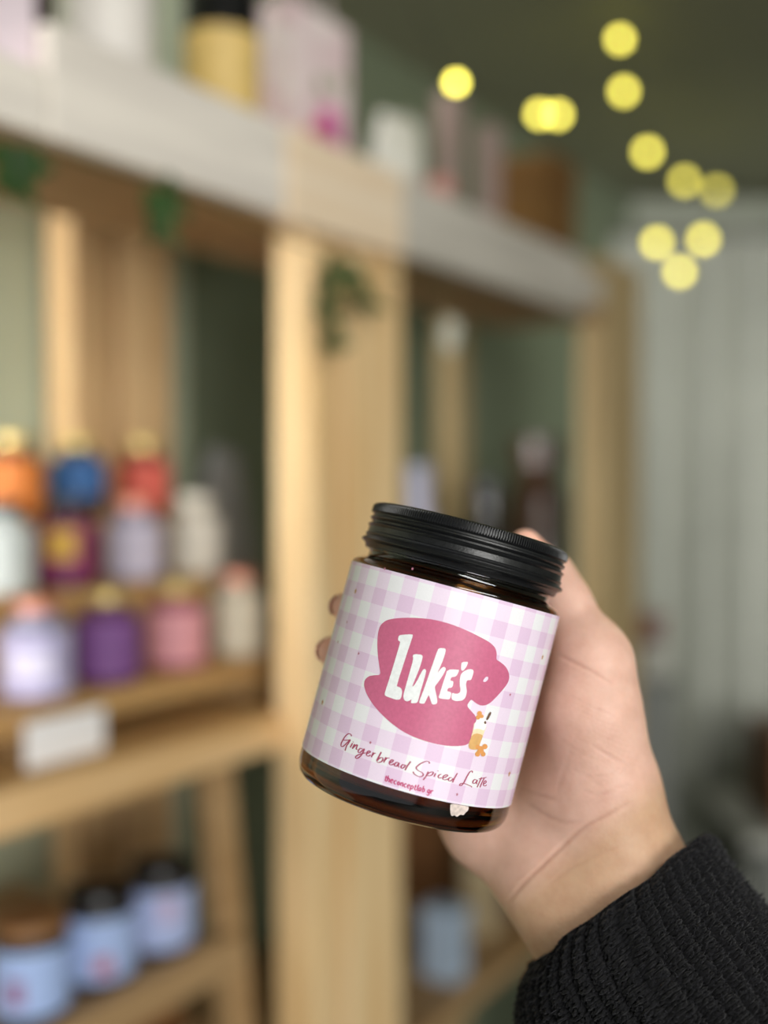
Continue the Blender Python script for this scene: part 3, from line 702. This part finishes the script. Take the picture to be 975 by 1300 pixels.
# tiny web address under it
FONT = {'t': [[(.35, 1.5), (.3, .2), (.5, 0), (.75, .12)], [(.05, 1.0), (.75, 1.0)]], 'h': [[(.15, 1.7), (.1, 0)], [(.12, .6), (.4, 1), (.65, .8), (.65, .1), (.85, .05)]], 'e': [[(.1, .5), (.6, .6), (.6, .95), (.3, 1), (.08, .5), (.3, 0), (.75, .15)]], 'c': [[(.7, .85), (.4, 1), (.1, .5), (.35, 0), (.75, .15)]],
        'o': [[(.4, 1), (.1, .55), (.35, 0), (.68, .45), (.4, 1)]], 'n': [[(.1, 1), (.08, 0)], [(.1, .6), (.4, 1), (.65, .8), (.65, .1), (.85, .05)]], 'p': [[(.15, 1), (.05, -.65)], [(.12, .7), (.45, 1), (.72, .6), (.45, .02), (.12, .2)]], 'l': [[(.4, 1.7), (.25, .3), (.45, 0), (.7, .1)]], 'a': [[(.65, .85), (.35, 1), (.08, .5), (.3, 0), (.62, .5)], [(.68, 1), (.62, .15), (.85, .05)]],
        'b': [[(.25, 1.7), (.12, .1)], [(.14, .6), (.45, 1), (.7, .55), (.45, 0), (.12, .1)]], '.': [[(.3, .05), (.36, .12)]], 'g': [[(.65, .85), (.35, 1), (.08, .5), (.3, .05), (.62, .5)], [(.68, 1), (.6, -.4), (.3, -.65), (.08, -.4)]], 'r': [[(.12, 1), (.08, 0)], [(.1, .55), (.4, .98), (.7, .9)]]}
word = 'theconceptlab.gr'; adv = {'t': .72, 'l': .62, '.': .55, 'r': .75}
pos, x = [], 0
for ch in word: pos.append(x); x += adv.get(ch, .95)
pA, pB = np.array([487.6, 990.8]), np.array([549.5, 1008.2])
ub_, up_ = (pB-pA)/x, np.array([.23, -.97])*4.6
tl = []
for ch, x0 in zip(word, pos):
    for L in FONT[ch]:
        tl.append([uv(*(pA+ub_*(x0+a*1.0)+up_*(b_)+np.array([.0, .9])*math.sin((x0+a)/x*math.pi)*1.2)) for a, b_ in L])
strokes('web_address', tl, ink('raspberry_ink', (188, 58, 110)), .00006, .00022, .00040, 'small web address in raspberry script')
# pale irregular patch on the bare glass under the label
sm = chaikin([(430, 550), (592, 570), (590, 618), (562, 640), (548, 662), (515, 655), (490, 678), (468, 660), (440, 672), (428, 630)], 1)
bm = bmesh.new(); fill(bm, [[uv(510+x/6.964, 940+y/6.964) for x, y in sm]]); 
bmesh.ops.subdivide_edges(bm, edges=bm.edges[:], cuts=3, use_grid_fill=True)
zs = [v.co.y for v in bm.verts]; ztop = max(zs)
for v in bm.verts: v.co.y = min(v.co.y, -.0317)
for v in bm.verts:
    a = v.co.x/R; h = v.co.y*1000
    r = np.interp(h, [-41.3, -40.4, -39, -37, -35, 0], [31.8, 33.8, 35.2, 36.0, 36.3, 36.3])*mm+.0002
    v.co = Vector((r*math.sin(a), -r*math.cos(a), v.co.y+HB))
obj('pale_patch', bm, mat('patch_white', (214, 198, 190), .6, var=.2, vscale=700), gb)

# ------------------------------------------------------------------ hand: one continuous surface from a distance field in camera space
def cp(px, py, d): return np.array([(px-CX)/F*d, (CY-py)/F*d, d])
def prim(a, b):   # (px, py, depth, radius px)
    return cp(*a[:3]), cp(*b[:3]), a[3]*a[2]/F, b[3]*b[2]/F
PALM = [((866, 1316, .385, 78), (778, 1150, .394, 73)), ((826, 1300, .385, 74), (737, 1163, .395, 68)), ((892, 1290, .385, 74), (796, 1110, .394, 70)),   # wrist
        ((737, 1163, .395, 64), (695, 1107, .402, 58)), ((796, 1110, .394, 66), (768, 1000, .394, 61)), ((770, 1100, .397, 70), (726, 1010, .405, 64)),
        ((768, 1000, .394, 58), (750, 905, .392, 54)), ((750, 905, .392, 54), (752, 838, .394, 48)),                                                     # thumb ball
        ((695, 1107, .402, 56), (615, 1050, .418, 43)), ((615, 1050, .418, 43), (565, 988, .436, 34)),                                                   # heel under the jar
        ((726, 1010, .408, 58), (640, 960, .438, 44)), ((735, 930, .41, 53), (650, 860, .445, 42)), ((735, 870, .41, 46), (655, 805, .443, 38)), ((695, 1075, .41, 53), (605, 1000, .438, 40)),
        ((640, 960, .44, 40), (600, 1000, .438, 38)), ((640, 960, .44, 42), (622, 872, .448, 38))]
FING = [[((752, 838, .394, 45), (716, 764, .404, 31)), ((716, 764, .404, 31), (698, 731, .410, 28.5)), ((698, 731, .410, 28), (667, 693, .418, 20.5))],     # thumb
        [((650, 800, .443, 36), (545, 770, .440, 31)), ((545, 770, .440, 31), (472, 766, .422, 26)), ((472, 766, .422, 26), (440, 771, .401, 19))],
        [((622, 872, .448, 37), (525, 838, .444, 32)), ((525, 838, .444, 32), (457, 826, .424, 27)), ((457, 826, .424, 27), (424, 828, .403, 20.5))],
        [((602, 942, .447, 35), (505, 910, .440, 30)), ((505, 910, .440, 30), (447, 890, .423, 26)), ((447, 890, .423, 26), (430, 884, .405, 20))],
        [((575, 995, .438, 31), (500, 985, .434, 26)), ((500, 985, .434, 26), (442, 965, .421, 22)), ((442, 965, .421, 22), (424, 958, .409, 17))]]
hsz = .00075
lo = np.array([-.034, -.225, .345]); hi = np.array([.150, .012, .490])
nxyz = np.ceil((hi-lo)/hsz).astype(int)+1
gx, gy, gz = [(lo[i]+hsz*np.arange(nxyz[i])).astype(np.float32) for i in range(3)]
def rcone(p1, p2, r1, r2, X, Y, Z):
    d = (p2-p1).astype(np.float32); L2 = float(d@d)
    t = ((X-p1[0])*d[0]+(Y-p1[1])*d[1]+(Z-p1[2])*d[2])/L2
    t = np.clip(t, 0, 1).astype(np.float32)
    q = (X-p1[0]-t*d[0])**2+(Y-p1[1]-t*d[1])**2+(Z-p1[2]-t*d[2])**2
    return np.sqrt(q)-(r1+(r2-r1)*t)
def smin(a, b, k):
    h = np.maximum(k-np.abs(a-b), 0)/k
    return np.minimum(a, b)-h*h*k*.25
def field(prims, k):
    D = np.full(tuple(nxyz), .05, np.float32)
    for a, b in prims:
        p1, p2, r1, r2 = prim(a, b)
        m = max(r1, r2)+.022
        l_ = np.maximum(((np.minimum(p1, p2)-m-lo)/hsz).astype(int), 0); h_ = np.minimum(((np.maximum(p1, p2)+m-lo)/hsz).astype(int)+1, nxyz)
        if (h_ <= l_).any(): continue
        sl = tuple(slice(l_[i], h_[i]) for i in range(3))
        d = rcone(p1, p2, r1, r2, gx[sl[0]][:, None, None], gy[sl[1]][None, :, None], gz[sl[2]][None, None, :])
        D[sl] = smin(D[sl], d, k)
    return D
D = field(PALM, .013)
for f in FING: D = smin(D, field(f, .006), .007)
# flesh yields to the jar it holds
X, Y, Z = gx[:, None, None]-JC[0], gy[None, :, None]-JC[1], gz[None, None, :]-JC[2]
h = X*JA[0]+Y*JA[1]+Z*JA[2]
q = np.sqrt(np.maximum(X*X+Y*Y+Z*Z-h*h, 0))
hk = np.array([-50, -41.9, -41.3, -40.4, -39, -37, -35, 33, 34.6, 36, 38, 38.5, 41, 42, 50, 54.4, 54.5, 60])*mm
rk = np.array([36.5, 36.5, 36.5, 36.5, 36.6, 36.6, 36.7, 36.7, 36, 34.4, 34, 35, 35.5, 35, 34.6, 34.5, 34.4, 34.4])*mm
rad = np.interp(h, hk, rk).astype(np.float32)
jd = np.maximum(np.maximum(q-rad, h-.0545), -.0421-h)-.0004
D = -smin(-D, jd, .002)
del X, Y, Z, h, q, rad, jd
def surface_nets(D, lo, hs):
    s = D < 0
    c = s[:-1, :-1, :-1].astype(np.int8)
    tot = np.zeros(c.shape, np.int8)
    offs = [(i, j, k) for i in (0, 1) for j in (0, 1) for k in (0, 1)]
    n = np.array(D.shape)-1
    for o in offs: tot += s[o[0]:o[0]+n[0], o[1]:o[1]+n[1], o[2]:o[2]+n[2]]
    act = (tot > 0) & (tot < 8); idx = np.argwhere(act)
    ids = -np.ones(act.shape, np.int64); ids[tuple(idx.T)] = np.arange(len(idx))
    val = {o: D[idx[:, 0]+o[0], idx[:, 1]+o[1], idx[:, 2]+o[2]].astype(np.float64) for o in offs}
    acc = np.zeros((len(idx), 3)); cnt = np.zeros(len(idx))
    for o in offs:
        for ax in range(3):
            if o[ax]: continue
            o2 = list(o); o2[ax] = 1; o2 = tuple(o2)
            a, b = val[o], val[o2]; m = (a < 0) != (b < 0)
            t = np.where(m, a/np.where(m, a-b, 1), 0)
            p = np.tile(np.array(o, float), (len(idx), 1)); p[:, ax] += t
            acc[m] += p[m]; cnt[m] += 1
    V = lo+(idx+acc/cnt[:, None])*hs
    quads = []
    for ax in range(3):
        a = np.take(s, range(D.shape[ax]-1), ax); b = np.take(s, range(1, D.shape[ax]), ax)
        e = np.argwhere(a != b); u, v = [(1, 2), (2, 0), (0, 1)][ax]
        ok = (e[:, u] > 0) & (e[:, v] > 0) & (e[:, u] < ids.shape[u]) & (e[:, v] < ids.shape[v]); e = e[ok]
        def g(du, dv):
            z = e.copy(); z[:, u] -= du; z[:, v] -= dv; return ids[z[:, 0], z[:, 1], z[:, 2]]
        qd = np.stack([g(1, 1), g(0, 1), g(0, 0), g(1, 0)], 1)
        fl_ = ~a[tuple(e.T)]; qd[fl_] = qd[fl_][:, ::-1]; quads.append(qd)
    return V, np.concatenate(quads)
HV, HQ = surface_nets(D, lo, hsz)
def vnormals(V, Q):
    n = np.cross(V[Q[:, 2]]-V[Q[:, 0]], V[Q[:, 3]]-V[Q[:, 1]])
    N = np.zeros_like(V)
    for i in range(4): np.add.at(N, Q[:, i], n)
    return N/(np.linalg.norm(N, axis=1, keepdims=True)+1e-12)
def relax(V, Q, it, f=.5):
    E = np.unique(np.sort(np.concatenate([Q[:, [0, 1]], Q[:, [1, 2]], Q[:, [2, 3]], Q[:, [3, 0]]]), 1), axis=0)
    deg = np.bincount(E.ravel(), minlength=len(V))[:, None]
    for _ in range(it):
        A = np.zeros_like(V); np.add.at(A, E[:, 0], V[E[:, 1]]); np.add.at(A, E[:, 1], V[E[:, 0]])
        V = V+(A/np.maximum(deg, 1)-V)*f
    return V
HV = relax(HV, HQ, 3)
HN = vnormals(HV, HQ)
if np.mean(np.sum(HN*(HV-HV.mean(0)), 1)) < 0: HQ = HQ[:, ::-1]; HN = -HN
# skin folds: lines across palm and wrist pressed into the surface that faces the viewer
pxy = np.stack([CX+F*HV[:, 0]/HV[:, 2], CY-F*HV[:, 1]/HV[:, 2]], 1)
front = np.clip(-HN[:, 2]*2, 0, 1)
def zc(L): return [(640+x/2.954, 650+y/2.954) for x, y in L]
CREASE = [(zc([(200, 535), (270, 568), (330, 598), (410, 645)]), 1.0, 2.2), (zc([(330, 735), (380, 752), (420, 772)]), .35, 2), (zc([(330, 872), (400, 918), (462, 950)]), .75, 1.8), (zc([(430, 990), (462, 950)]), .5, 1.8), (zc([(300, 995), (390, 985), (440, 958)]), .4, 1.8),
          (zc([(50, 1030), (120, 1058), (200, 1080)]), .8, 2.2), (zc([(70, 1085), (160, 1140), (230, 1166), (285, 1158)]), .8, 2.2), (zc([(205, 850), (290, 905), (350, 930)]), .3, 1.6), (zc([(300, 1045), (350, 1060), (430, 1045)]), .5, 1.8), (zc([(250, 960), (320, 1000), (380, 1040)]), .3, 1.8),
          ([(643, 1149), (660, 1127), (690, 1097), (709, 1079), (738, 1053), (769, 1036), (803, 1018)], 1.2, 2.8), ([(742, 1022), (775, 1003), (800, 996)], .4, 2), ([(690, 1130), (720, 1105), (760, 1085), (800, 1070)], .35, 2.4), ([(706, 1010), (722, 960), (735, 930)], .25, 3)]
for k in range(9):
    x0, y0 = 250+k*16, 690+k*26
    CREASE.append((zc([(x0, y0), (x0+75, y0+38), (x0+150, y0+66)]), .38, 1.5))
dep = np.zeros(len(HV))
for L, amt, wd in CREASE:
    P = np.array(catmull(L, 8))
    m = (pxy[:, 0] > P[:, 0].min()-20) & (pxy[:, 0] < P[:, 0].max()+20) & (pxy[:, 1] > P[:, 1].min()-20) & (pxy[:, 1] < P[:, 1].max()+20)
    ii = np.where(m)[0]; best = np.full(len(ii), 1e9); bt = np.zeros(len(ii))
    for s0 in range(len(P)-1):
        a, b_ = P[s0], P[s0+1]; d = b_-a; t = np.clip(((pxy[ii]-a)@d)/(d@d+1e-9), 0, 1)
        q = np.linalg.norm(pxy[ii]-a-t[:, None]*d, axis=1); u_ = q < best; best[u_] = q[u_]; bt[u_] = (s0+t[u_])/(len(P)-1)
    fade = np.clip(np.minimum(bt, 1-bt)*5+.15, 0, 1)
    dep[ii] += amt*fade*(np.exp(-(best/wd)**2) - .35*np.exp(-(best/(wd*2.6))**2))
HV = HV-HN*(dep*front*.00052)[:, None]
# tendons and low relief
low_ = np.array([noise.noise(Vector(v)*55) for v in HV]); HV = HV+HN*(low_*.0004)[:, None]*(np.abs(HN[:, 2]) > -1)[:, None]
W3 = np.array([CR, CU, CF])
arm_loc = cam_pt(866, 1316, .385)
def to_local(V): return V@W3+np.array(EYE)-np.array(arm_loc)
person = thing('person', 'person\'s right hand and forearm in a black ribbed sweater, gripping the candle jar from behind', 'person', arm_loc)
msk = bpy.data.materials.new('skin'); msk.use_nodes = True
nt = msk.node_tree; b = nt.nodes['Principled BSDF']; b.inputs['Roughness'].default_value = .5; b.inputs['Specular IOR Level'].default_value = .35
b.inputs['Subsurface Weight'].default_value = .25; b.inputs['Subsurface Radius'].default_value = (1, .35, .2); b.inputs['Subsurface Scale'].default_value = .004
at = nt.nodes.new('ShaderNodeAttribute'); at.attribute_name = 'tone'
tc = nt.nodes.new('ShaderNodeTexCoord'); nz1 = nt.nodes.new('ShaderNodeTexNoise'); nz1.inputs['Scale'].default_value = 110; nz1.inputs['Detail'].default_value = 6; nz1.inputs['Roughness'].default_value = .65
nt.links.new(tc.outputs['Object'], nz1.inputs['Vector'])
r1 = nt.nodes.new('ShaderNodeValToRGB'); r1.color_ramp.elements[0].position = .3; r1.color_ramp.elements[1].position = .7
r1.color_ramp.elements[0].color = (.80, .72, .69, 1); r1.color_ramp.elements[1].color = (1, 1, 1, 1); nt.links.new(nz1.outputs['Fac'], r1.inputs['Fac'])
mx = nt.nodes.new('ShaderNodeMix'); mx.data_type = 'RGBA'; mx.blend_type = 'MULTIPLY'; mx.inputs['Factor'].default_value = .8
nt.links.new(at.outputs['Color'], mx.inputs[6]); nt.links.new(r1.outputs['Color'], mx.inputs[7]); nt.links.new(mx.outputs[2], b.inputs['Base Color'])
vo = nt.nodes.new('ShaderNodeTexVoronoi'); vo.inputs['Scale'].default_value = 900; nt.links.new(tc.outputs['Object'], vo.inputs['Vector'])
bp = nt.nodes.new('ShaderNodeBump'); bp.inputs['Strength'].default_value = .12; bp.inputs['Distance'].default_value = .0006
nt.links.new(vo.outputs['Distance'], bp.inputs['Height']); nt.links.new(bp.outputs['Normal'], b.inputs['Normal'])
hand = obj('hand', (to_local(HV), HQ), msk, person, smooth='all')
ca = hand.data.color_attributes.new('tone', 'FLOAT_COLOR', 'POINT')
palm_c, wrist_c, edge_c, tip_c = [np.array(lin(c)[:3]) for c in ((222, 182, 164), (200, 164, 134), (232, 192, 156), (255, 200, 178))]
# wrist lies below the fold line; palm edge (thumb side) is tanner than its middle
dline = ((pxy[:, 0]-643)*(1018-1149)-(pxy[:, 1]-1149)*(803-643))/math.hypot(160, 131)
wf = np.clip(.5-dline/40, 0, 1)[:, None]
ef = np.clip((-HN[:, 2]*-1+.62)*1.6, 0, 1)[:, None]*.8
tf = np.clip((pxy[:, 0] < 470).astype(float)+(pxy[:, 1] < 705), 0, 1)[:, None]  # finger ends painted lighter to offset the shade they lie in
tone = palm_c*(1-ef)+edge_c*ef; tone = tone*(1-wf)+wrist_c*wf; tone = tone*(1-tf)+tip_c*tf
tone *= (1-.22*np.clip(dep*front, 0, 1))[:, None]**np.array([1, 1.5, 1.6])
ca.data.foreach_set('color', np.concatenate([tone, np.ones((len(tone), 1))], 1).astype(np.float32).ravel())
# nails on the backs of the finger ends
M_nail = mat('nail', (220, 164, 150), .3, var=.04, coat=.3)
for f in FING:
    a, b_ = f[-1]; p0, p1, r0, r1_ = prim(a, b_); d = (p1-p0)/np.linalg.norm(p1-p0)
    ax_c = JC+((p1-JC)@JA)*JA; out = p1-ax_c; out -= (out@d)*d; out /= np.linalg.norm(out); sd = np.cross(d, out)
    V, Fc = [], []; n = 9
    for i in range(n):
        for j in range(n):
            u_, v_ = -1+2*i/(n-1), -1+2*j/(n-1)
            k = (1-.18*v_*v_*(u_ > 0)*u_)
            ang = v_*.72; rr = r1_+.0003
            V.append(p1-d*.001+d*(u_*.0048*k)+(sd*math.sin(ang)+out*math.cos(ang))*rr*(1-.05*max(u_, 0)**2))
    for i in range(n-1):
        for j in range(n-1): Fc.append((i*n+j, i*n+j+1, (i+1)*n+j+1, (i+1)*n+j))
    obj('fingernail', (to_local(np.array(V)), Fc), M_nail, person, smooth='all')

# ------------------------------------------------------------------ ribbed sleeve
NS, NP = 430, 46*14
A2, P2 = np.array([.60, .80]), np.array([.80, -.60])
rows = []
sv_ = np.concatenate([np.linspace(40, 4, 14), np.linspace(0, 520, NS)])
inner = np.array([1]*14+[0]*NS)
ph = np.arange(NP)/NP*2*math.pi
rib = np.abs(np.cos(ph*23))**.8                       # 46 ribs
ribi = np.floor(ph*46/(2*math.pi)+.5).astype(int) % 46
rofs = rng.uniform(0, 6.28, 46)
SV = np.zeros((len(sv_), NP, 3))
for i, (s, inn) in enumerate(zip(sv_, inner)):
    wR = 139+.02*s; wL = 138+82*(1-math.exp(-s/40))
    tk = 104+34*(1-math.exp(-s/70))
    if inn: wR -= 14; wL = 138-14; tk = 104-14
    if not inn:
        e_ = math.exp(-(s/7)**2)*5; wR -= e_; wL -= e_; tk -= e_
    d = .392-.00011*s
    cw, hw = (wR-wL)/2, (wR+wL)/2
    st_ = np.sin(s*2*math.pi/7.2+rofs[ribi])         # stitches along each rib
    bump_ = 0 if inn else 6.2*rib*(1+.32*st_)-2.5
    c_, s_ = np.cos(ph), np.sin(ph)
    ex = .82
    off = cw+(hw+bump_)*np.sign(c_)*np.abs(c_)**ex
    dz = (tk+bump_)*np.sign(s_)*np.abs(s_)**ex
    wav = (2.2*np.sin(ph*5+1)+1.3*np.sin(ph*11))*math.exp(-s/30)
    px_ = 785+A2[0]*(s+wav)+P2[0]*off; py_ = 1140+A2[1]*(s+wav)+P2[1]*off
    dd_ = d-dz*.39/F
    SV[i] = np.stack([(px_-CX)/F*dd_, (CY-py_)/F*dd_, dd_], 1)
# woolly roughness
flat = SV.reshape(-1, 3)
r_ = rng.normal(0, 1, (len(sv_), NP)); r_ = (r_+np.roll(r_, 1, 1)+np.roll(r_, 1, 0)+np.roll(np.roll(r_, 1, 0), 1, 1))/2
cen = SV.mean(1, keepdims=True); nd = SV-cen; nd /= np.linalg.norm(nd, axis=2, keepdims=True)
low2 = np.array([noise.noise(Vector(v)*60) for v in flat[::1]]).reshape(len(sv_), NP)
SV = SV+nd*(r_*.00055+low2*.0016*np.clip(sv_/60, 0, 1)[:, None])[:, :, None]
ii = np.arange(len(sv_)-1)[:, None]*NP+np.arange(NP)[None, :]; jj = np.arange(len(sv_)-1)[:, None]*NP+(np.arange(NP)[None, :]+1) % NP
SQ = np.stack([ii, jj, jj+NP, ii+NP], 2).reshape(-1, 4)
M_knit = mat('black_knit', (24, 24, 27), .95, c2=(6, 6, 7), vscale=1300, spec=.15, sheen=.12)
SQ = [tuple(q) for q in SQ]+[tuple(range((len(sv_)-1)*NP, len(sv_)*NP))]
slv = obj('sweater_sleeve', (to_local(SV.reshape(-1, 3)), SQ), M_knit, person, smooth='all', label='black ribbed knit sleeve')
# loose fibres standing off the knit
V, Fc = [], []
pick = rng.integers(14, len(sv_)-1, 16000); pj = rng.integers(0, NP, 16000)
for a, c in zip(pick, pj):
    p = SV[a, c]; n_ = nd[a, c]; t_ = rng.normal(0, 1, 3); t_ /= np.linalg.norm(t_)
    L = rng.uniform(.0006, .0019); q0 = len(V); w_ = np.cross(n_, t_); w_ = w_/np.linalg.norm(w_)*.00007
    m_ = p+n_*L*.6+t_*L*.3; e_ = p+n_*L*.75+t_*L*.95
    V += [p-w_, p+w_, m_-w_, m_+w_, e_]; Fc += [(q0, q0+1, q0+3, q0+2), (q0+2, q0+3, q0+4)]
obj('wool_fuzz', (to_local(np.array(V)), Fc), mat('black_fibre', (52, 52, 56), .9, spec=.2), slv, kind='stuff')

# ------------------------------------------------------------------ light
def area(name, loc, target, size, power, color=(1, 1, 1), sy=None):
    l = bpy.data.lights.new(name, 'AREA'); l.energy = power; l.color = color; l.size = size
    if sy: l.shape = 'RECTANGLE'; l.size_y = sy
    o = bpy.data.objects.new(name, l); COL.objects.link(o); o.location = loc
    o.rotation_euler = (Vector(target)-Vector(loc)).to_track_quat('-Z', 'Y').to_euler(); return o
l_ = area('window_light', (-1.5, -.12, 1.72), (-.78, 1.2, 1.74), .8, 8, (1, .98, .94), .8); l_.data.spread = math.radians(52)
area('shop_window_light', (1.5, -3.7, 1.75), (.2, 1.0, 1.45), 2.4, 155, (1, .985, .96), 1.5)
area('ceiling_panel_light', (.62, -.42, 2.3), (.05, .6, 1.2), 1.0, 13, (1, .985, .96), .34)
l_ = area('curtain_fill_light', (2.2, 1.2, 1.6), (1.35, 3.3, 1.35), .8, 6, (1, .99, .97), 1.2); l_.data.spread = math.radians(80)  # added fill to brighten the curtain; the right wall has no window
w = bpy.data.worlds.new('world'); sc.world = w; w.use_nodes = True
bg = w.node_tree.nodes['Background']; bg.inputs['Color'].default_value = (.94, .97, 1, 1); bg.inputs['Strength'].default_value = .55
